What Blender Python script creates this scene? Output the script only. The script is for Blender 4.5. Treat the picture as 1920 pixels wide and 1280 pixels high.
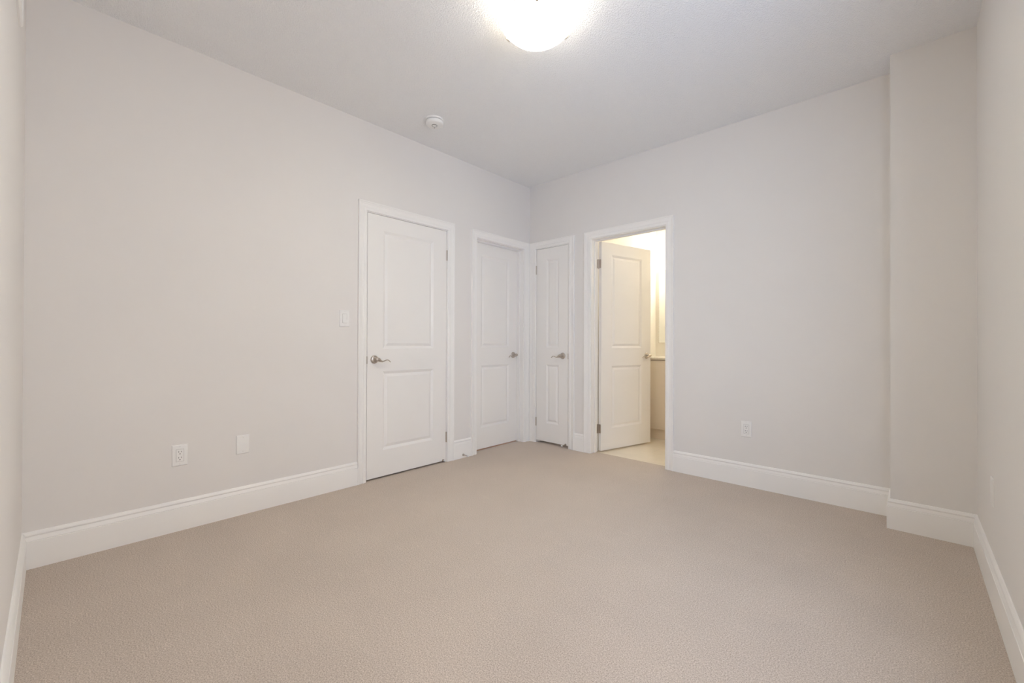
import bpy, bmesh, math, random
from mathutils import Matrix, Vector

for o in list(bpy.data.objects):
    bpy.data.objects.remove(o, do_unlink=True)
scene = bpy.context.scene
COL = scene.collection
R = math.radians
PI = math.pi

# ------------------------------------------------------------------ camera
EYE = 1.08
F_PX, YAW, PITCH, ROLL, Y0 = 800.638, 42.869, 0.265, 0.197, 637.317
th, ro, pt = R(YAW), R(ROLL), R(PITCH)
rt = Vector((math.cos(th), math.sin(th), 0))
fw = Vector((-math.sin(th), math.cos(th), 0))
up = Vector((0, 0, 1))
fw2 = fw * math.cos(pt) + up * math.sin(pt)
up2 = up * math.cos(pt) - fw * math.sin(pt)
rt3 = rt * math.cos(ro) + up2 * math.sin(ro)
up3 = up2 * math.cos(ro) - rt * math.sin(ro)
cd = bpy.data.cameras.new('camera')
cam = bpy.data.objects.new('camera', cd)
COL.objects.link(cam)
m = Matrix((rt3, up3, -fw2)).transposed().to_4x4()
m.translation = (0, 0, EYE)
cam.matrix_world = m
cd.sensor_width = 36
cd.lens = F_PX * 36 / 1920
cd.shift_y = -(640 - Y0) / 1920
cd.clip_start = 0.01
scene.camera = cam

# ------------------------------------------------------------------ sky, daylight, exposure
SKY = 5.0            # strength of the overcast sky outside the window
SKY_OPEN, SKY_HAZE = (1.08, 1.36, 1.86), (0.88, 0.89, 0.97)
LAMP = 126.0          # ceiling lamp glass, in the middle
EDGE = 5.0           # glow at the glass edge
BULBS = 20.0         # bare bulbs inside, lighting the ceiling over the rim
CLIP_A = 69.6        # turn of the three clips
BATH = 49.0          # bathroom globes
w = bpy.data.worlds.new('overcast_sky')
scene.world = w
w.use_nodes = True
bg = w.node_tree.nodes['Background']
# the open sky towards -Y is bluer, the hazy side straight out of the window whiter
wt = w.node_tree
tcw = wt.nodes.new('ShaderNodeTexCoord')
sxw = wt.nodes.new('ShaderNodeSeparateXYZ')
wt.links.new(tcw.outputs['Generated'], sxw.inputs[0])
mpw = wt.nodes.new('ShaderNodeMapRange')
mpw.interpolation_type = 'SMOOTHSTEP'
mpw.inputs[1].default_value, mpw.inputs[2].default_value = -0.60, 0.10
wt.links.new(sxw.outputs[1], mpw.inputs[0])
mxw = wt.nodes.new('ShaderNodeMix')
mxw.data_type = 'RGBA'
wt.links.new(mpw.outputs[0], mxw.inputs[0])
mxw.inputs[6].default_value = (*SKY_OPEN, 1)
mxw.inputs[7].default_value = (*SKY_HAZE, 1)
wt.links.new(mxw.outputs[2], bg.inputs[0])
bg.inputs[1].default_value = SKY
scene.view_settings.view_transform = 'Standard'
scene.view_settings.look = 'None'
scene.view_settings.exposure = 0.01
scene.view_settings.gamma = 1.0
scene.view_settings.use_curve_mapping = False
scene.cycles.max_bounces = 16
scene.cycles.diffuse_bounces = 10
scene.cycles.sample_clamp_indirect = 0.0
scene.cycles.transparent_max_bounces = 12

# ------------------------------------------------------------------ room measures (metres)
XA, YB, YF, XC, YD, XE, H = -3.054, 3.572, 3.346, 0.268, -0.092, -0.078, 2.773
TW = 0.12            # wall thickness

# window in the right wall, beside the camera (out of frame)
WX0, WX1, WZ0, WZ1 = 0.40, 1.80, 0.75, 2.25      # run along y, height
pl = bpy.data.lights.new('window_daylight', 'AREA')
pl.shape = 'RECTANGLE'
pl.size, pl.size_y = WX1 - WX0, WZ1 - WZ0
pl.cycles.is_portal = True
po = bpy.data.objects.new('window_daylight', pl)
po.location = (XC + TW + 0.02, (WX0 + WX1) / 2, (WZ0 + WZ1) / 2)
po.rotation_euler = (R(90), 0, R(90))      # faces -X, into the room
COL.objects.link(po)


# ------------------------------------------------------------------ materials
def mat(name, base, rough=0.6, metal=0.0, spec=0.5):
    M = bpy.data.materials.new(name)
    M.use_nodes = True
    b = M.node_tree.nodes['Principled BSDF']
    b.inputs['Base Color'].default_value = (*base, 1)
    b.inputs['Roughness'].default_value = rough
    b.inputs['Metallic'].default_value = metal
    b.inputs['Specular IOR Level'].default_value = spec
    return M


def nd(M, t, **k):
    n = M.node_tree.nodes.new(t)
    for a, v in k.items():
        if a in n.inputs:
            n.inputs[a].default_value = v
        else:
            setattr(n, a, v)
    return n


def lk(M, a, b):
    M.node_tree.links.new(a, b)


def coords(M, scale=(1, 1, 1)):
    tc = nd(M, 'ShaderNodeNewGeometry')
    mp = nd(M, 'ShaderNodeMapping')
    mp.inputs['Scale'].default_value = scale
    lk(M, tc.outputs['Position'], mp.inputs['Vector'])
    return mp.outputs['Vector']


def noise(M, vec, scale, detail=2.0, rough=0.5):
    n = nd(M, 'ShaderNodeTexNoise')
    n.inputs['Scale'].default_value = scale
    n.inputs['Detail'].default_value = detail
    n.inputs['Roughness'].default_value = rough
    lk(M, vec, n.inputs['Vector'])
    return n.outputs['Fac']


def bump(M, fac, dist, strength=1.0):
    b = nd(M, 'ShaderNodeBump')
    b.inputs['Distance'].default_value = dist
    b.inputs['Strength'].default_value = strength
    lk(M, fac, b.inputs['Height'])
    lk(M, b.outputs['Normal'], M.node_tree.nodes['Principled BSDF'].inputs['Normal'])


def ramp(M, fac, stops):
    r = nd(M, 'ShaderNodeValToRGB')
    e = r.color_ramp.elements
    while len(e) > 1:
        e.remove(e[-1])
    e[0].position, e[0].color = stops[0][0], (*stops[0][1], 1)
    for p, c in stops[1:]:
        q = e.new(p)
        q.color = (*c, 1)
    lk(M, fac, r.inputs['Fac'])
    return r.outputs['Color']


def base_in(M):
    return M.node_tree.nodes['Principled BSDF'].inputs['Base Color']


def mul(M, a, b):
    x = nd(M, 'ShaderNodeMix', data_type='RGBA', blend_type='MULTIPLY')
    x.inputs[0].default_value = 1.0
    lk(M, a, x.inputs[6])
    lk(M, b, x.inputs[7])
    return x.outputs[2]


def paint(name, col, rough, spec=0.3, grain=0.0004):
    M = mat(name, col, rough, 0, spec)
    v = coords(M)
    g = noise(M, v, 1.3, 2)
    c = ramp(M, g, [(0.3, tuple(x * 0.985 for x in col)), (0.7, tuple(min(1, x * 1.01) for x in col))])
    lk(M, c, base_in(M))
    return M


WALL = paint('wall_paint', (0.792, 0.767, 0.742), 0.75, 0.2)
TRIM = paint('trim_paint', (0.89, 0.873, 0.848), 0.38, 0.4, 0.0002)
DOORP = paint('door_paint', (0.87, 0.848, 0.820), 0.42, 0.4, 0.0002)
PLASTIC = paint('white_plastic', (0.87, 0.86, 0.84), 0.35, 0.5, 0.0001)
BATHW = paint('bathroom_paint', (0.87, 0.84, 0.78), 0.7, 0.2)

CEIL = mat('stippled_ceiling', (0.925, 0.93, 0.935), 0.9, 0, 0.1)
v = coords(CEIL)
f1 = noise(CEIL, v, 125, 3, 0.6)
f1r = ramp(CEIL, f1, [(0.38, (0, 0, 0)), (0.62, (1, 1, 1))])
bump(CEIL, f1r, 0.0032, 0.8)
SMOOTHC = paint('smooth_ceiling', (0.78, 0.77, 0.75), 0.85, 0.1)

CARPET = mat('beige_carpet', (0.6, 0.5, 0.42), 0.95, 0, 0.05)
v = coords(CARPET)
a = noise(CARPET, v, 215, 4, 0.8)
ca = ramp(CARPET, a, [(0.34, (0.37, 0.305, 0.25)), (0.5, (0.645, 0.552, 0.474)), (0.66, (0.86, 0.775, 0.70))])
b_ = noise(CARPET, v, 1.9, 3, 0.55)
cb = ramp(CARPET, b_, [(0.3, (0.93, 0.93, 0.93)), (0.7, (1, 1, 1))])
v2 = coords(CARPET, (9, 26, 1))
c_ = noise(CARPET, v2, 1.0, 2, 0.5)
cc = ramp(CARPET, c_, [(0.60, (0.965, 0.965, 0.965)), (0.72, (1, 1, 1))])
lk(CARPET, mul(CARPET, mul(CARPET, ca, cb), cc), base_in(CARPET))
bump(CARPET, a, 0.004, 0.6)

NICKEL = mat('satin_nickel', (0.56, 0.50, 0.44), 0.33, 1.0)
v = coords(NICKEL, (1, 1, 14))
f = noise(NICKEL, v, 180, 2)
r_ = ramp(NICKEL, f, [(0.3, (0.26, 0.26, 0.26)), (0.7, (0.42, 0.42, 0.42))])
lk(NICKEL, r_, NICKEL.node_tree.nodes['Principled BSDF'].inputs['Roughness'])
RUBBER = paint('white_rubber', (0.82, 0.81, 0.79), 0.6)
DARK = mat('black_slot', (0.012, 0.011, 0.010), 0.6)
v = coords(DARK)
bump(DARK, noise(DARK, v, 400, 1), 0.0001, 0.3)
GREYP = paint('grey_plastic', (0.35, 0.34, 0.32), 0.5)

TILE = mat('cream_tile', (0.8, 0.72, 0.6), 0.35, 0, 0.5)
v = coords(TILE)
br = nd(TILE, 'ShaderNodeTexBrick', offset=0.5)
br.inputs['Scale'].default_value = 1.0
br.inputs['Brick Width'].default_value = 0.62
br.inputs['Row Height'].default_value = 0.31
br.inputs['Mortar Size'].default_value = 0.002
br.inputs['Color1'].default_value = (0.79, 0.715, 0.60, 1)
br.inputs['Color2'].default_value = (0.81, 0.735, 0.62, 1)
br.inputs['Mortar'].default_value = (0.72, 0.65, 0.54, 1)
lk(TILE, v, br.inputs['Vector'])
lk(TILE, mul(TILE, br.outputs['Color'], ramp(TILE, noise(TILE, v, 6, 4), [(0.3, (0.93, 0.93, 0.93)), (0.7, (1, 1, 1))])), base_in(TILE))
CAB = paint('taupe_cabinet', (0.84, 0.745, 0.63), 0.45, 0.4)
QUARTZ = mat('cream_quartz', (0.78, 0.74, 0.66), 0.2, 0, 0.5)
v = coords(QUARTZ)
lk(QUARTZ, ramp(QUARTZ, noise(QUARTZ, v, 90, 3), [(0.35, (0.72, 0.68, 0.60)), (0.6, (0.80, 0.76, 0.69))]), base_in(QUARTZ))
MIRROR = mat('mirror_glass', (0.88, 0.90, 0.88), 0.02, 1.0)
WOOD = mat('hall_oak', (0.42, 0.22, 0.09), 0.4)
v = coords(WOOD, (2, 22, 2))
lk(WOOD, ramp(WOOD, noise(WOOD, v, 3, 4), [(0.3, (0.36, 0.17, 0.06)), (0.7, (0.55, 0.29, 0.12))]), base_in(WOOD))


def emis(name, col, strength, base=(0.9, 0.88, 0.84)):
    M = mat(name, base, 0.25, 0, 0.5)
    b = M.node_tree.nodes['Principled BSDF']
    b.inputs['Emission Color'].default_value = (*col, 1)
    n = noise(M, coords(M), 14, 2)
    r = ramp(M, n, [(0.3, tuple(0.96 * x for x in col)), (0.7, col)])   # faint alabaster mottling
    lk(M, r, b.inputs['Emission Color'])
    b.inputs['Emission Strength'].default_value = strength
    return M


LAMPC = (1.0, 0.955, 0.755)
LAMPG = emis('lit_alabaster_glass', LAMPC, LAMP)
# the bulbs sit in the middle of the bowl: the glass glows brightest there and dims towards its edge
tcx = nd(LAMPG, 'ShaderNodeTexCoord')
sxyz = nd(LAMPG, 'ShaderNodeSeparateXYZ')
lk(LAMPG, tcx.outputs['Object'], sxyz.inputs[0])
cmb = nd(LAMPG, 'ShaderNodeCombineXYZ')
lk(LAMPG, sxyz.outputs[0], cmb.inputs[0])
lk(LAMPG, sxyz.outputs[1], cmb.inputs[1])
vl_ = nd(LAMPG, 'ShaderNodeVectorMath', operation='LENGTH')
lk(LAMPG, cmb.outputs[0], vl_.inputs[0])
mr_ = nd(LAMPG, 'ShaderNodeMapRange', interpolation_type='SMOOTHSTEP')
for i_, v_ in ((1, 0.02), (2, 0.150), (3, LAMP), (4, EDGE)):
    mr_.inputs[i_].default_value = v_
lk(LAMPG, vl_.outputs['Value'], mr_.inputs[0])
lk(LAMPG, mr_.outputs[0], LAMPG.node_tree.nodes['Principled BSDF'].inputs['Emission Strength'])
BULB = emis('lit_bulb', (1.0, 0.97, 0.925), BULBS)
FROST = paint('frosted_glass_inside', (0.82, 0.78, 0.70), 0.5)
BATHG = emis('lit_globe_glass', (1.0, 0.925, 0.77), BATH)

PANE = bpy.data.materials.new('window_pane')
PANE.use_nodes = True
nt = PANE.node_tree
nt.nodes.clear()
ou = nt.nodes.new('ShaderNodeOutputMaterial')
mx = nt.nodes.new('ShaderNodeMixShader')
tr = nt.nodes.new('ShaderNodeBsdfTransparent')
gl = nt.nodes.new('ShaderNodeBsdfGlossy')
gl.inputs['Roughness'].default_value = 0.02
mx.inputs[0].default_value = 0.06
nt.links.new(tr.outputs[0], mx.inputs[1])
nt.links.new(gl.outputs[0], mx.inputs[2])
nt.links.new(mx.outputs[0], ou.inputs[0])


# ------------------------------------------------------------------ mesh helpers
class MB:
    """collects shapes; build() links them as ONE mesh object"""
    def __init__(s):
        s.v, s.f = [], []

    def add(s, vs, fs):
        n = len(s.v)
        s.v += [tuple(p) for p in vs]
        s.f += [tuple(i + n for i in q) for q in fs]
        return s

    def box(s, x0, x1, y0, y1, z0, z1):
        return s.add([(x0, y0, z0), (x1, y0, z0), (x1, y1, z0), (x0, y1, z0), (x0, y0, z1), (x1, y0, z1), (x1, y1, z1), (x0, y1, z1)],
                     [(0, 3, 2, 1), (4, 5, 6, 7), (0, 1, 5, 4), (1, 2, 6, 5), (2, 3, 7, 6), (3, 0, 4, 7)])

    def bbox(s, x0, x1, y0, y1, z0, z1, b=0.002):
        """box with bevelled vertical and front edges"""
        bm = bmesh.new()
        bmesh.ops.create_cube(bm, size=1)
        for q in bm.verts:
            q.co = ((x0 + x1) / 2 + q.co.x * (x1 - x0), (y0 + y1) / 2 + q.co.y * (y1 - y0), (z0 + z1) / 2 + q.co.z * (z1 - z0))
        bmesh.ops.bevel(bm, geom=bm.edges[:], offset=b, segments=2, profile=0.6, affect='EDGES')
        bm.verts.index_update()
        s.add([q.co[:] for q in bm.verts], [[q.index for q in fc.verts] for fc in bm.faces])
        bm.free()
        return s

    def rings(s, rings, cap0=True, cap1=True, closed=True):
        """loft equal-length loops of points"""
        n = len(rings[0])
        vs = [p for r in rings for p in r]
        fs = []
        for i in range(len(rings) - 1):
            for j in range(n if closed else n - 1):
                k = (j + 1) % n
                fs.append((i * n + j, i * n + k, (i + 1) * n + k, (i + 1) * n + j))
        if cap0:
            fs.append(tuple(range(n))[::-1])
        if cap1:
            fs.append(tuple((len(rings) - 1) * n + j for j in range(n)))
        return s.add(vs, fs)

    def lathe(s, prof, c=(0, 0, 0), axis='z', seg=40, cap0=True, cap1=True):
        """prof: (radius, distance along the axis)"""
        rs = []
        for r, d in prof:
            loop = []
            for j in range(seg):
                t = 2 * PI * j / seg
                p, q = r * math.cos(t), r * math.sin(t)
                if axis == 'z':
                    loop.append((c[0] + p, c[1] + q, c[2] + d))
                elif axis == 'y':
                    loop.append((c[0] + p, c[1] + d, c[2] + q))
                else:
                    loop.append((c[0] + d, c[1] + p, c[2] + q))
            rs.append(loop)
        return s.rings(rs, cap0, cap1)

    def cells(s, xs, zs, y0, y1, holes):
        """slab over the grid xs * zs between y0 and y1, without the hole cells (i, k); closed reveals"""
        nx, nz = len(xs), len(zs)
        idx = lambda i, k, b: (k * nx + i) * 2 + b
        vs = [(xs[i], y, zs[k]) for k in range(nz) for i in range(nx) for y in (y0, y1)]
        fs = []
        solid = lambda i, k: 0 <= i < nx - 1 and 0 <= k < nz - 1 and (i, k) not in holes
        for i in range(nx - 1):
            for k in range(nz - 1):
                if not solid(i, k):
                    continue
                A, B, C, D = (i, k), (i + 1, k), (i + 1, k + 1), (i, k + 1)
                fs.append(tuple(idx(*p, 0) for p in (A, B, C, D)))
                fs.append(tuple(idx(*p, 1) for p in (A, D, C, B)))
                for (p, q, nb) in ((A, B, (i, k - 1)), (B, C, (i + 1, k)), (C, D, (i, k + 1)), (D, A, (i - 1, k))):
                    if not solid(*nb):
                        fs.append((idx(*p, 0), idx(*p, 1), idx(*q, 1), idx(*q, 0)))
        return s.add(vs, fs)

    def build(s, name, material, parent=None, loc=None, rz=None, smooth=True, ang=32):
        me = bpy.data.meshes.new(name)
        bm = bmesh.new()
        vs = [bm.verts.new(p) for p in s.v]
        for q in s.f:
            try:
                bm.faces.new([vs[i] for i in q])
            except ValueError:
                pass
        loose = [q for q in bm.verts if not q.link_faces]
        bmesh.ops.delete(bm, geom=loose, context='VERTS')
        bmesh.ops.recalc_face_normals(bm, faces=bm.faces[:])
        bm.to_mesh(me)
        bm.free()
        if smooth:
            for p in me.polygons:
                p.use_smooth = True
            me.set_sharp_from_angle(angle=R(ang))
        me.materials.append(material)
        o = bpy.data.objects.new(name, me)
        COL.objects.link(o)
        if parent is not None:
            o.parent = parent
        if loc is not None:
            o.location = loc
        if rz is not None:
            o.rotation_euler = (0, 0, rz)
        return o


def tag(o, label, cat, group=None, kind=None):
    o['label'] = label
    o['category'] = cat
    if group:
        o['group'] = group
    if kind:
        o['kind'] = kind
    return o


def struct(o, label, cat):
    return tag(o, label, cat, kind='structure')


def empty(name, loc, rz=0.0):
    o = bpy.data.objects.new(name, None)
    o.empty_display_size = 0.05
    o.location = loc
    o.rotation_euler = (0, 0, rz)
    COL.objects.link(o)
    return o


# wall frames: local x = to the right as seen from the room, local y = into the wall, z up
WF = {'left': ((XA, 0, 0), PI / 2), 'back': ((0, YB, 0), 0.0), 'right': ((XC, 0, 0), -PI / 2), 'near': ((0, YD, 0), PI)}


def at(wall, s, d=0.0, z=0.0):
    """a point of the wall (world run s, depth d into the wall, height z)"""
    if wall == 'left':
        return (XA - d, s, z)
    if wall == 'back':
        return (s, YB + d, z)
    if wall == 'right':
        return (XC + d, s, z)
    return (s, YD - d, z)


def wall_item(name, wall, s, z=0.0, d=0.0):
    return empty(name, at(wall, s, d, z), WF[wall][1])


# ------------------------------------------------------------------ large structure
# door openings between jamb faces: (from, to) along the wall
D1, D2, D3, D4 = (1.648, 2.423), (2.793, 3.468), (-2.958, -2.534), (-2.261, -1.526)
HT, JT = 2.080, 0.018

mb = MB()
mb.box(XA - 0.075, XC + 0.15, YD - 0.2, YB + 0.083, -0.12, 0.0)
mb.box(XA - 0.75, XA - 0.075, 1.40, 2.62, -0.12, 0.0)
mb.box(-3.10, -2.43, YB + 0.083, YB + 0.75, -0.12, 0.0)
struct(mb.build('floor', CARPET), 'beige cut pile carpet covering the whole bedroom floor', 'floor')

mb = MB()
mb.box(XA - 0.05, XC + 0.05, YD - 0.05, YB + 0.05, H, H + 0.12)
struct(mb.build('ceiling', CEIL), 'white stippled ceiling above the bedroom', 'ceiling')


def wall(name, wl, s0, s1, openings, label):
    """openings: (s0, s1, z0, z1) in world run"""
    flip = wl in ('right', 'near')
    sg = (lambda q: -q) if flip else (lambda q: q)
    xs = sorted({sg(s0), sg(s1)} | {sg(q) for o in openings for q in o[:2]})
    zs = sorted({-0.1, H + 0.06} | {q for o in openings for q in o[2:]})
    holes = set()
    for i in range(len(xs) - 1):
        for k in range(len(zs) - 1):
            cx, cz = (xs[i] + xs[i + 1]) / 2, (zs[k] + zs[k + 1]) / 2
            for o in openings:
                a_, b2 = sorted((sg(o[0]), sg(o[1])))
                if a_ < cx < b2 and o[2] < cz < o[3]:
                    holes.add((i, k))
    o = MB().cells(xs, zs, 0, TW, holes).build(name, WALL, None, WF[wl][0], WF[wl][1], smooth=False)
    return struct(o, label, 'wall')


ro_ = lambda d: (d[0] - JT, d[1] + JT, -0.1, HT + JT)
wall('wall_left', 'left', YD - TW, YB + TW, [ro_(D1), ro_(D2)], 'long greige wall on the left with two closed white doors')
wall('wall_back', 'back', XA, XC + TW, [ro_(D3), ro_(D4)], 'greige wall at the back with the open bathroom doorway')
wall('wall_right', 'right', YD - TW, YB, [(WX0, WX1, WZ0, WZ1)], 'greige wall along the right edge of the photo')
wall('wall_near', 'near', XA, XC, [], 'greige wall along the left edge of the photo')
struct(MB().box(XE, XC, YF, YB, -0.1, H + 0.06).build('wall_chase', WALL, smooth=False),
       'boxed-out greige wall column in the corner at the right', 'wall')


def shell(name, x0, x1, y0, y1, z1, sides, material, label, t=0.09):
    mb = MB()
    if 'w' in sides: mb.box(x0 - t, x0, y0 - t, y1 + t, -0.1, z1)
    if 'e' in sides: mb.box(x1, x1 + t, y0 - t, y1 + t, -0.1, z1)
    if 's' in sides: mb.box(x0, x1, y0 - t, y0, -0.1, z1)
    if 'n' in sides: mb.box(x0, x1, y1, y1 + t, -0.1, z1)
    if 't' in sides: mb.box(x0 - t, x1 + t, y0 - t, y1 + t, z1, z1 + 0.06)
    return struct(mb.build(name, material, smooth=False), label, 'wall')


WB = XA - TW
shell('wall_closet', WB - 0.60, WB, 1.45, 2.58, 2.4, 'wsnt', WALL, 'plain walls of the closet behind the first left door', 0.04)
shell('wall_hall', WB - 1.10, WB, 2.70, 3.90, 2.5, 'wsnt', WALL, 'plain walls of the hall behind the recessed door', 0.04)
struct(MB().box(WB - 1.16, XA - 0.075, 2.64, 3.70, -0.06, -0.004).build('floor_hall', WOOD, smooth=False), 'oak strip floor of the hall under the recessed door', 'floor')
shell('wall_linen', -3.05, -2.50, YB + TW, YB + 0.72, 2.4, 'wnt', WALL, 'plain walls of the narrow closet in the back corner', 0.04)
# bathroom
BX0, BX1, BY0, BY1 = -2.345, -0.55, YB + TW, 5.20
struct(MB().box(BX0 - 0.1, BX0, BY0, BY1 + 0.1, -0.1, H).build('wall_bathroom_left', BATHW, smooth=False), 'cream side wall of the bathroom behind the open door', 'wall')
struct(MB().box(BX1, BX1 + 0.1, BY0, BY1 + 0.1, -0.1, H).build('wall_bathroom_right', BATHW, smooth=False), 'far side wall of the bathroom, out of sight', 'wall')
struct(MB().box(BX0, BX1, BY1, BY1 + 0.1, -0.1, H).build('wall_bathroom_back', BATHW, smooth=False), 'cream bathroom wall behind the vanity and mirror', 'wall')
struct(MB().box(BX0 - 0.1, BX1 + 0.1, BY0, BY1 + 0.1, H - 0.02, H + 0.1).build('ceiling_bathroom', SMOOTHC, smooth=False), 'smooth white bathroom ceiling', 'ceiling')
struct(MB().box(BX0 - 0.1, BX1 + 0.1, YB + 0.083, BY1 + 0.1, -0.10, -0.006).build('floor_bathroom', TILE, smooth=False), 'cream tiled bathroom floor beyond the open doorway', 'floor')

# ------------------------------------------------------------------ baseboards
BASE = [(0, 0), (0.016, 0), (0.016, 0.122), (0.0155, 0.127), (0.0125, 0.1285), (0.0142, 0.131), (0.0128, 0.138), (0.0085, 0.147), (0.0075, 0.1505),
        (0.0110, 0.1560), (0.0112, 0.1585), (0.0085, 0.166), (0.0045, 0.1715), (0, 0.173)]


def baseboard(name, wl, s0, s1, label, m0=0, m1=0, off=0.0):
    """m0/m1: mitre at each end: +1 inside corner, -1 outside corner, 0 square"""
    flip = wl in ('right', 'near')
    if flip:
        s0, s1, m0, m1 = -s1, -s0, m1, m0
    rs = [[(s0 + m0 * t, -t - off, z) for t, z in BASE], [(s1 - m1 * t, -t - off, z) for t, z in BASE]]
    o = MB().rings(rs).build(name, TRIM, None, WF[wl][0], WF[wl][1], ang=20)
    return struct(o, label, 'baseboard')


CW = 0.0770     # reveal and casing
baseboard('baseboard_left', 'left', YD, D1[0] - CW, 'white moulded baseboard along the long left wall below the outlets', 1, 0)
baseboard('baseboard_left', 'left', D1[1] + CW, D2[0] - CW, 'short white baseboard between the two left doors', 0, 0)
baseboard('baseboard_back', 'back', D3[1] + CW, D4[0] - CW, 'short white baseboard between narrow closet door and bathroom doorway', 0, 0)
baseboard('baseboard_back', 'back', D4[1] + CW, XE, 'white moulded baseboard right of the bathroom doorway', 0, 1)
o = MB().rings([[(YF - t, -t, z) for t, z in BASE], [(YB - t, -t, z) for t, z in BASE]]).build('baseboard_chase', TRIM, None, (XE, 0, 0), -PI / 2, ang=20)
# local x runs along -Y for a wall that faces -X: rebuild with the run negated
bpy.data.objects.remove(o, do_unlink=True)
rs = [[(-(YB - t), -t, z) for t, z in BASE], [(-(YF - t), -t, z) for t, z in BASE]]
struct(MB().rings(rs).build('baseboard_chase', TRIM, None, (XE, 0, 0), -PI / 2, ang=20), 'white baseboard on the narrow side of the corner column', 'baseboard')
rs = [[(XE - t, -t, z) for t, z in BASE], [(XC - t, -t, z) for t, z in BASE]]
struct(MB().rings(rs).build('baseboard_chase', TRIM, None, (0, YF, 0), 0, ang=20), 'white baseboard across the front of the corner column', 'baseboard')
baseboard('baseboard_right', 'right', YD, YF, 'white baseboard along the right wall beside the camera', 1, 1)
baseboard('baseboard_near', 'near', XA, XC, 'white baseboard along the wall at the left edge', 1, 1)

# ------------------------------------------------------------------ door casings and jambs
CAS = [(0, 0), (0, 0.0065), (0.0015, 0.0090), (0.006, 0.0108), (0.016, 0.0112), (0.0185, 0.0122), (0.0225, 0.0128), (0.0265, 0.0118), (0.029, 0.0098), (0.034, 0.0095),
       (0.043, 0.0105), (0.052, 0.0130), (0.058, 0.0155), (0.0605, 0.0160), (0.062, 0.0178), (0.066, 0.0192), (0.0700, 0.0192), (0.0715, 0.0180), (0.0715, 0)]
CAS = [(u, h) for u, h in CAS]


def casing(name, wl, d, label, stop):
    a_, b2 = d[0] - 0.0055, d[1] + 0.0055
    zt = HT + 0.0055
    rs = [[(a_ - u, -h, 0.0) for u, h in CAS], [(a_ - u, -h, zt + u) for u, h in CAS],
          [(b2 + u, -h, zt + u) for u, h in CAS], [(b2 + u, -h, 0.0) for u, h in CAS]]
    o = MB().rings(rs).build(name, TRIM, None, WF[wl][0], WF[wl][1], ang=18)
    struct(o, label, 'door casing')
    # jamb lining with its stop bead
    y0, y1 = stop
    P = [(0, 0.0), (0, y0), (-0.011, y0), (-0.011, y1), (0, y1), (0, TW), (JT, TW), (JT, 0.0)]
    rs = [[(d[0] - u, y, 0.0) for u, y in P], [(d[0] - u, y, HT + u) for u, y in P],
          [(d[1] + u, y, HT + u) for u, y in P], [(d[1] + u, y, 0.0) for u, y in P]]
    MB().rings(rs).build('jamb', TRIM, o, ang=18)
    return o


casing('trim_1', 'left', D1, 'white moulded casing around the nearest closed door', (0.040, 0.075))
t2 = casing('trim_2', 'left', D2, 'white moulded casing around the recessed door beside the corner', (0.048, 0.083))
MB().box(D2[1] + CW - 0.001, YB, -0.0175, 0, 0, HT + CW + 0.0005).build('corner_fillet', TRIM, t2, smooth=False)
casing('trim_3', 'back', D3, 'white moulded casing around the narrow corner closet door', (0.040, 0.075))
casing('trim_4', 'back', D4, 'white moulded casing around the open bathroom doorway', (0.048, 0.083))

# ------------------------------------------------------------------ doors
PZ = [0.220, 0.8445, 1.0225, 1.960]
PP = [(0, 0), (0.0025, 0.0010), (0.0205, 0.0105), (0.0220, 0.0107), (0.0430, 0.0030), (0.0450, 0.0027)]
ST = 0.035


def rect(x0, x1, z0, z1, i, y):
    return [(x0 + i, y, z0 + i), (x1 - i, y, z0 + i), (x1 - i, y, z1 - i), (x0 + i, y, z1 - i)]


def lever_handle(parent, x, z, y, side):
    """side +1: lever towards local +x"""
    t = MB().lathe([(0.0325, 0), (0.0325, -0.004), (0.0315, -0.0065), (0.027, -0.010), (0.022, -0.0115), (0.0165, -0.0125), (0.0135, -0.016), (0.0125, -0.030), (0.0125, -0.040)],
                   (x, y, z), 'y', 40, True, True).build('lever_handle', NICKEL, parent)
    t['label'] = 'satin nickel handle rosette'
    path = [(-0.014, 0.001, .010, .0125), (-0.006, 0.0015, .0155, .0155), (0.008, 0.0005, .0160, .0150), (0.019, -0.0045, .0135, .0135), (0.030, -0.0115, .0085, .0110), (0.043, -0.0150, .0056, .0092),
            (0.058, -0.0125, .0043, .0082), (0.070, -0.0075, .0040, .0080), (0.081, -0.0040, .0038, .0078), (0.092, -0.0050, .0037, .0076), (0.102, -0.0105, .0035, .0072), (0.110, -0.0180, .0033, .0066), (0.1135, -0.0225, .0022, .0045)]
    rs = []
    for i, (px, pz, rz_, ry) in enumerate(path):
        q0, q1 = path[max(0, i - 1)], path[min(len(path) - 1, i + 1)]
        dx, dz = q1[0] - q0[0], q1[1] - q0[1]
        L = math.hypot(dx, dz)
        nx_, nz_ = -dz / L, dx / L
        loop = []
        for j in range(14):
            a_ = 2 * PI * j / 14
            k = rz_ * math.cos(a_)
            loop.append((x + side * (px + nx_ * k), y - 0.047 + ry * math.sin(a_), z + pz + nz_ * k))
        rs.append(loop)
    MB().rings(rs).build('lever', NICKEL, t, ang=60)
    return t


def hinge_barrel(mb, x, y, z0, h=0.088):
    mb.lathe([(0.003, -0.003), (0.0062, 0), (0.0062, h), (0.003, h + 0.003)], (x, y, z0), 'z', 16)
    return mb


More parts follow.
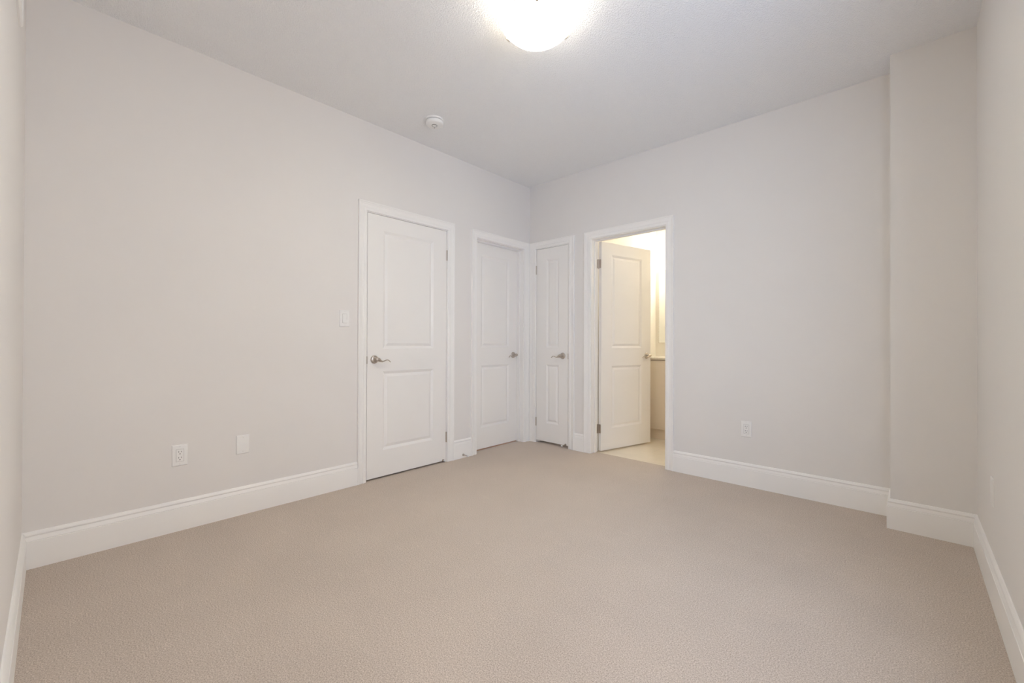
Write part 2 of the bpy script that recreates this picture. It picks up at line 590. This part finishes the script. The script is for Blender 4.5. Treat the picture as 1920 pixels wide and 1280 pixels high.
def door(name, wl, origin, W, px, yf, label, handle, hinge, extra_rz=0.0, z0=0.010, lat='strike'):
    """origin: world point of the slab's left edge at the floor; yf: depth of the front face"""
    root = empty(name, origin, WF[wl][1] + extra_rz)
    struct(root, label, 'door')
    zt = HT - 0.0035
    MB().cells([0, px[0], px[1], W], [z0, *PZ, zt], yf, yf + ST, {(1, 1), (1, 3)}).build('slab', DOORP, root, smooth=False)
    for (a_, b2) in ((PZ[0], PZ[1]), (PZ[2], PZ[3])):
        fr = [rect(px[0], px[1], a_, b2, i, yf + dp) for i, dp in PP]
        bk = [rect(px[0], px[1], a_, b2, i, yf + ST - dp) for i, dp in PP]
        MB().rings(bk[::-1] + fr).build('panel', DOORP, root, smooth=False)
    hx, hs = handle
    lever_handle(root, hx, 0.940, yf, hs)
    if lat == 'strike':          # lip of the strike plate showing at the edge of the closed door
        e0, e1 = (W - 0.0004, W + 0.0070) if hx > W / 2 else (-0.0070, 0.0004)
        lp = MB().bbox(e0, e1, -0.0045, 0.004, 0.909, 0.966, 0.0006).build('strike_plate', NICKEL, root)
        lp['label'] = 'satin nickel strike plate lip'
    elif lat == 'latch':
        lp = MB().bbox(W - 0.0005, W + 0.0012, yf + 0.005, yf + 0.030, 0.912, 0.968, 0.0004).build('latch_plate', NICKEL, root)
        lp['label'] = 'satin nickel latch plate'
    if hinge is not None:
        for hz in (0.180, 1.815):
            hm = MB()
            hinge_barrel(hm, hinge, yf - 0.004, hz)
            hm.box(hinge - 0.0013, hinge + 0.0013, yf - 0.003, yf + 0.028, hz, hz + 0.088)
            h_ = hm.build('hinge', NICKEL, root)
            h_['label'] = 'satin nickel hinge'
    return root


G = 0.0038
W1 = D1[1] - D1[0] - 2 * G
d1 = door('door_1', 'left', at('left', D1[0] + G), W1, (1.786 - D1[0] - G, 2.2785 - D1[0] - G), 0.002,
          'widest closed white two-panel door on the left wall, lever at its left', (0.061, 1), W1 + G / 2, z0=0.014)
W2 = D2[1] - D2[0] - 2 * G
d2 = door('door_2', 'left', at('left', D2[0] + G), W2, (0.127, W2 - 0.130), 0.084,
          'closed white two-panel door set back in its frame beside the corner', (W2 - 0.066, -1), None, lat=None)
W3 = D3[1] - D3[0] - 2 * G
d3 = door('door_3', 'back', at('back', D3[0] + G), W3, (-2.8215 - D3[0] - G, -2.6535 - D3[0] - G), 0.002,
          'narrow closed white closet door in the back corner', (W3 - 0.066, -1), -G / 2, z0=0.026)
OPEN = R(75.5)
W4 = D4[1] - D4[0] - 2 * G
d4 = door('door_4', 'back', (D4[0] + 0.001, YB + TW + 0.004, 0), W4 + 0.003, (0.144, W4 + 0.003 - 0.141), -0.004 - ST,
          'white bathroom door standing ajar into the lit bathroom', (W4 + 0.003 - 0.066, -1), None, OPEN, z0=0.010, lat='latch')


def shift_mesh(o, dx):
    for q in o.data.vertices:
        q.co.x += dx


for c in d4.children:
    if c.name.split('.')[0] in ('slab',):
        # hinge stile starts just clear of the pin
        for q in c.data.vertices:
            if q.co.x < 0.001:
                q.co.x = 0.003
for hz in (0.180, 1.815):
    hm = MB()
    hinge_barrel(hm, 0.0, 0.0, hz)

    def leaf(pts):
        return pts
    # leaf on the door's hinge edge
    n = 6
    y0, y1, zz0, zz1, rr = -0.004 - 0.031, -0.002, hz, hz + 0.088, 0.009
    outl = [(y1, zz0), (y1, zz1)] + [(y0 + rr - rr * math.sin(a_), zz1 - rr + rr * math.cos(a_)) for a_ in [PI / 2 * i / n for i in range(n + 1)]] + \
           [(y0 + rr - rr * math.cos(a_), zz0 + rr - rr * math.sin(a_)) for a_ in [PI / 2 * i / n for i in range(n + 1)]]
    hm.rings([[(0.0014, y, z) for y, z in outl], [(0.0031, y, z) for y, z in outl]])
    h_ = hm.build('hinge', NICKEL, d4)
    h_['label'] = 'satin nickel hinge with its leaf showing'
    # leaf on the jamb: turned back by the door's opening angle
    ca_, sa_ = math.cos(-OPEN), math.sin(-OPEN)
    tr_ = lambda x, y, z: (x * ca_ - y * sa_, x * sa_ + y * ca_, z)
    MB().rings([[tr_(-0.0008, y, z) for y, z in outl], [tr_(0.0008, y, z) for y, z in outl]]).build('jamb_leaf', NICKEL, h_)


def door_stop(parent, x, y, z, L=0.072):
    """spring-free rigid stop pointing out of the wall"""
    s_ = MB().lathe([(0.0108, 0.0), (0.0108, -0.004), (0.008, -0.010), (0.0050, -0.016), (0.0040, -0.030), (0.0040, -L + 0.012)], (x, y, z), 'y', 20)
    t_ = MB().lathe([(0.0060, -L + 0.014), (0.0085, -L + 0.012), (0.0085, -L + 0.003), (0.0070, -L), (0.003, -L)], (x, y, z), 'y', 20)
    return s_, t_


s_, t_ = door_stop(d3, -2.567 - D3[0] - G, 0.002, 0.034)
q = s_.build('door_stop', NICKEL, d3)
q['label'] = 'nickel door stop with white tip'
t_.build('rubber_tip', RUBBER, q)
s_, t_ = door_stop(d1, W1 - 0.030, 0.002, 0.020, 0.032)
q = s_.build('door_stop', NICKEL, d1)
q['label'] = 'small door stop with white tip'
t_.build('rubber_tip', RUBBER, q)
ds = wall_item('door_stop', 'left', 2.611, 0.030, -0.016)
tag(ds, 'nickel door stop on the short baseboard between the two left doors', 'door stop')
s_, t_ = door_stop(ds, 0, 0, 0)
s_.build('shank', NICKEL, ds)
t_.build('rubber_tip', RUBBER, ds)


# ------------------------------------------------------------------ wall plates
def plate_mesh(w_, h_):
    x, z = w_ / 2, h_ / 2
    rs = []
    for i, y in ((0, 0), (0, -0.0022), (0.0012, -0.0042), (0.0030, -0.0058), (0.0050, -0.0063)):
        rs.append(rect(-x, x, -z, z, i, y))
    return MB().rings(rs)


def screw(parent, x, z, y=-0.0063, vertical=False):
    o = MB().lathe([(0.0030, 0.0005), (0.0030, -0.0007), (0.0022, -0.0011)], (x, y, z), 'y', 14).build('screw', PLASTIC, parent)
    sl = MB().box(*((x - .0005, x + .0005) if vertical else (x - .0022, x + .0022)), y - 0.0013, y - 0.0008, *((z - .0022, z + .0022) if vertical else (z - .0005, z + .0005)))
    k = sl.build('screw_slot', GREYP, o, smooth=False)
    return o


def outlet(wl, s, z, label, group=None):
    r = wall_item('wall_outlet', wl, s, z)
    tag(r, label, 'outlet', group)
    p = plate_mesh(0.0735, 0.119).build('wall_plate', PLASTIC, r, ang=25)
    screw(p, 0, 0.0495)
    screw(p, 0, -0.0495)
    rc = MB()
    rc.rings([rect(-.0172, .0172, -.0345, .0345, i, y) for i, y in ((0, -0.004), (0, -0.0071), (0.0008, -0.0078))])
    rc = rc.build('receptacle', PLASTIC, r, ang=25)
    MB().cells([-.0182, -.0173, .0173, .0182], [-.0355, -.0346, .0346, .0355], -0.0066, -0.006, {(1, 1)}).build('receptacle_gap', GREYP, rc, smooth=False)
    for dz in (0.0165, -0.0165):
        for sx, hh in ((-0.0064, 0.0046), (0.0064, 0.0038)):
            MB().box(sx - .0010, sx + .0010, -0.0081, -0.0070, dz + 0.0045 - hh, dz + 0.0045 + hh).build('slot', DARK, rc, smooth=False)
        MB().lathe([(0.0026, -0.0070), (0.0026, -0.0081)], (0, 0, dz - 0.0080), 'y', 16).build('ground_hole', DARK, rc)
    return r


outlet('left', 0.501, 0.4270, 'white duplex outlet on the left wall above the baseboard')
outlet('back', -0.8965, 0.4295, 'white duplex outlet on the back wall right of the bathroom doorway')
PLATEP = paint('almond_plastic', (0.80, 0.78, 0.755), 0.4, 0.4)
bp = wall_item('blank_wall_plate', 'right', 2.766, 0.4420)
tag(bp, 'pale cover plate seen edge-on on the wall at the right', 'cover plate')
p_ = plate_mesh(0.0705, 0.119).build('wall_plate', PLATEP, bp, ang=25)
screw(p_, 0, 0.0495)
screw(p_, 0, -0.0495)
bp = wall_item('blank_wall_plate', 'left', 0.816, 0.4350)
tag(bp, 'blank white cover plate on the left wall, nearer the doors than the outlet', 'cover plate')
p_ = plate_mesh(0.0705, 0.1155).build('wall_plate', PLASTIC, bp, ang=25)
screw(p_, 0, 0.042)
screw(p_, 0, -0.042, vertical=True)

sw = wall_item('light_switch', 'left', 1.469, 1.2505)
tag(sw, 'white rocker light switch on the left wall beside the first door', 'light switch')
p_ = plate_mesh(0.0755, 0.1225).build('wall_plate', PLASTIC, sw, ang=25)
screw(p_, 0, 0.0495)
screw(p_, 0, -0.0495)
rk = MB()
x_, z_ = 0.0155, 0.0330
rk.add([(-x_, -.005, -z_), (x_, -.005, -z_), (x_, -.005, z_), (-x_, -.005, z_), (-x_, -.0105, -z_), (x_, -.0105, -z_), (x_, -.0068, 0), (-x_, -.0068, 0), (x_, -.0072, z_), (-x_, -.0072, z_)],
       [(0, 1, 2, 3), (0, 4, 5, 1), (4, 7, 6, 5), (7, 9, 8, 6), (9, 3, 2, 8), (0, 3, 9, 7, 4), (1, 5, 6, 8, 2)])
rk = rk.build('rocker', PLASTIC, sw, smooth=False)
MB().cells([-x_ - .0012, -x_ - .0002, x_ + .0002, x_ + .0012], [-z_ - .0012, -z_ - .0002, z_ + .0002, z_ + .0012], -0.0066, -0.0060, {(1, 1)}).build('rocker_gap', GREYP, rk, smooth=False)

# ------------------------------------------------------------------ return air grille high on the near wall
VX0, VX1, VZ0, VZ1 = -2.45, -1.84, 2.260, 2.560
vg = wall_item('air_vent', 'near', VX1, VZ0)
tag(vg, 'white louvred air vent high on the wall at the upper left corner', 'air vent')
VW, VH = VX1 - VX0, VZ1 - VZ0
fm = MB()
FP = [(0, 0), (0, 0.006), (0.004, 0.0115), (0.022, 0.0125), (0.026, 0.010), (0.026, 0)]
cor = lambda u, h: [(u, -h, u), (VW - u, -h, u), (VW - u, -h, VH - u), (u, -h, VH - u)]
loops = [cor(u, h) for u, h in FP]
fm.rings(loops, False, False)
fm.build('vent_frame', TRIM, vg, ang=20)
lv = MB()
for i in range(17):
    z = 0.032 + i * (VH - 0.064) / 16
    lv.add([(0.024, -0.010, z - 0.005), (VW - 0.024, -0.010, z - 0.005), (VW - 0.024, -0.001, z + 0.006), (0.024, -0.001, z + 0.006),
            (0.024, -0.009, z - 0.0055), (VW - 0.024, -0.009, z - 0.0055), (VW - 0.024, -0.0003, z + 0.005), (0.024, -0.0003, z + 0.005)],
           [(0, 1, 2, 3), (7, 6, 5, 4), (0, 4, 5, 1), (3, 2, 6, 7), (0, 3, 7, 4), (1, 5, 6, 2)])
lv.build('louvres', TRIM, vg, smooth=False)
MB().box(0.02, VW - 0.02, -0.0003, 0.0, 0.02, VH - 0.02).build('vent_backing', GREYP, vg, smooth=False)

# ------------------------------------------------------------------ ceiling lamp
LX, LY, LR, ZR = -1.367, 1.650, 0.180, -0.096
cl = empty('ceiling_lamp', (LX, LY, H))
tag(cl, 'lit flush-mount ceiling lamp with a frosted glass bowl', 'ceiling lamp')
MB().lathe([(0.120, 0.0), (0.120, -0.010), (0.110, -0.018), (0.03, -0.022)], seg=64).build('base_pan', PLASTIC, cl)
RS = LR / math.sin(R(53))                      # the bowl is a shallow cap of a sphere
cap = [(RS * math.sin(R(t)), ZR + RS * math.cos(R(53)) - RS * math.cos(R(t))) for t in (53, 48, 44, 40, 36, 32, 28, 24, 20, 16, 12, 8, 4, 0.02)]
cin = [(r * 0.975, z + 0.004) for r, z in cap[::-1]]
cin[-1] = (LR - 0.005, ZR)
gb = MB().lathe(cap + cin, seg=96, cap0=False, cap1=False).build('glass_bowl', LAMPG, cl, ang=60)
gb.data.materials.append(FROST)               # plain frosted inside
for p in gb.data.polygons:
    if p.normal.z > 0.0:
        p.material_index = 1
for k in range(3):
    a_ = R(30 + 120 * k)
    bx, by = 0.075 * math.cos(a_), 0.075 * math.sin(a_)
    MB().lathe([(0.0001, -0.032), (0.018, -0.028), (0.028, -0.012), (0.030, 0), (0.026, 0.016), (0.014, 0.030), (0.012, 0.055)], (bx, by, ZR - 0.006), seg=24, cap0=False).build('bulb', BULB, cl, ang=60)
for a_ in (CLIP_A, CLIP_A + 120, CLIP_A + 240):
    c_m = MB()
    ca_, sa_ = math.cos(R(a_)), math.sin(R(a_))
    pts = [(LR + 0.004, ZR + 0.012), (LR + 0.006, ZR - 0.002), (LR + 0.001, ZR - 0.010), (LR - 0.010, ZR - 0.019)]
    loops = []
    for r, z in pts:
        loops.append([((r + dr) * ca_ - dw * sa_, (r + dr) * sa_ + dw * ca_, z + dz) for dw, dr, dz in
                      ((-0.007, -0.0012, 0.0008), (0.007, -0.0012, 0.0008), (0.007, 0.0012, -0.0008), (-0.007, 0.0012, -0.0008))])
    c_m.rings(loops)
    loops = [[(r * ca_ - dw * sa_, r * sa_ + dw * ca_, z + dz) for dw, dz in ((-.005, 0), (.005, 0), (.005, .002), (-.005, .002))]
             for r, z in ((0.10, -0.020), (LR * 0.8, ZR + 0.035), (LR + 0.004, ZR + 0.011))]
    c_m.rings(loops)
    k = c_m.build('clip', NICKEL, cl, smooth=False)
    k['label'] = 'metal clip holding the glass'

# ------------------------------------------------------------------ smoke detector
sd = empty('smoke_detector', (-2.647, 1.975, H))
tag(sd, 'round white smoke detector on the ceiling near the left wall', 'smoke detector')
MB().lathe([(0.067, 0), (0.067, -0.010), (0.065, -0.013), (0.05, -0.013)], seg=56).build('base_ring', PLASTIC, sd)
MB().lathe([(0.060, -0.012), (0.060, -0.019)], seg=56).build('vent_gap', GREYP, sd)
MB().lathe([(0.055, -0.018), (0.066, -0.018), (0.0675, -0.021), (0.0665, -0.036), (0.063, -0.041), (0.056, -0.0435), (0.0001, -0.045)], seg=56, cap1=False).build('cover', PLASTIC, sd, ang=40)
MB().lathe([(0.021, -0.0440), (0.021, -0.0475), (0.0195, -0.0485), (0.0175, -0.0485), (0.0170, -0.0462)], seg=32, cap1=False).build('test_ring', GREYP, sd, ang=40)
MB().lathe([(0.0168, -0.044), (0.0165, -0.0478), (0.013, -0.0490), (0.0001, -0.0494)], seg=32, cap1=False).build('test_button', PLASTIC, sd, ang=40)
MB().lathe([(0.0035, -0.044), (0.0035, -0.0468), (0.001, -0.0475)], (-0.030, 0.022, 0), seg=14).build('indicator_light', GREYP, sd)

# ------------------------------------------------------------------ bathroom things
VF = 4.615           # vanity front
va = empty('bathroom_vanity', (BX0, BY1, 0))
tag(va, 'taupe bathroom vanity with a cream counter, seen past the open door', 'vanity')
VL = 1.50
MB().box(0.002, VL, VF + 0.022 - BY1, -0.002, 0.105, 0.888).build('cabinet_body', CAB, va, smooth=False)
MB().box(0.002, VL, VF + 0.050 - BY1, -0.01, -0.006, 0.105).build('toe_kick', CAB, va, smooth=False)
for i in range(3):
    x0 = 0.040 + i * 0.487
    c = MB().bbox(x0, x0 + 0.482, VF - BY1, VF + 0.021 - BY1, 0.112, 0.878, 0.002).build('cabinet_door', CAB, va)
    hx = x0 + 0.44
    hb = MB()
    hb.lathe([(0.004, 0), (0.004, 0.13)], (hx, VF - BY1 - 0.028, 0.70), 'z', 12)
    for z in (0.715, 0.815):
        hb.lathe([(0.003, 0), (0.003, -0.028)], (hx, VF - BY1, z), 'y', 10)
    hb.build('pull_handle', NICKEL, c)
MB().bbox(0.001, VL + 0.02, VF - 0.012 - BY1, -0.001, 0.888, 0.912, 0.002).build('countertop', QUARTZ, va)

mr = empty('bathroom_mirror', (-2.302, BY1, 1.073))
tag(mr, 'thin framed mirror on the bathroom wall above the vanity counter', 'mirror')
MB().box(0.006, 1.194, -0.010, 0, 0.006, 0.906).build('mirror_glass', MIRROR, mr, smooth=False)
MB().cells([0, 0.006, 1.194, 1.2], [0, 0.006, 0.906, 0.912], -0.016, 0, {(1, 1)}).build('mirror_frame', QUARTZ, mr, smooth=False)

vl = empty('vanity_light', (-1.80, BY1, 2.10))
tag(vl, 'warm three-globe light bar above the bathroom mirror', 'wall light')
MB().bbox(-0.35, 0.35, -0.025, 0, -0.04, 0.04, 0.004).build('back_plate', NICKEL, vl)
for i in (-1, 0, 1):
    MB().lathe([(0.012, -0.02), (0.012, -0.09)], (i * 0.25, 0, 0), 'y', 16).build('arm', NICKEL, vl)
    g = MB().lathe([(0.0001, -0.06), (0.030, -0.052), (0.052, -0.03), (0.060, 0), (0.052, 0.03), (0.030, 0.052), (0.0001, 0.06)], (i * 0.25, -0.12, 0), 'z', 32, False, False)
    g.build('glass_globe', BATHG, vl, ang=60)

# ------------------------------------------------------------------ window behind the camera
wn = empty('window_1', (XC, WX1, WZ0), -PI / 2)
struct(wn, 'white window in the right wall beside the camera, out of the picture', 'window')
ww, wh = WX1 - WX0, WZ1 - WZ0
MB().cells([0, 0.045, ww / 2 - 0.025, ww / 2 + 0.025, ww - 0.045, ww], [0, 0.045, wh - 0.045, wh], 0.05, 0.11, {(1, 1), (3, 1)}).build('window_frame', TRIM, wn, smooth=False)
for x0, x1 in ((0.045, ww / 2 - 0.025), (ww / 2 + 0.025, ww - 0.045)):
    MB().box(x0, x1, 0.078, 0.082, 0.045, wh - 0.045).build('window_pane', PANE, wn, smooth=False)

# lamp in the hall behind the recessed door
hl = empty('hall_lamp', (WB - 0.55, 3.2, 2.5))
tag(hl, 'warm round lamp on the hall ceiling behind the recessed door', 'ceiling lamp')
HG = emis('lit_hall_glass', (1.0, 0.72, 0.42), 9.0)
MB().lathe([(0.14, 0.0), (0.14, -0.03), (0.11, -0.06), (0.0001, -0.075)], seg=40, cap1=False).build('glass_shade', HG, hl, ang=50)
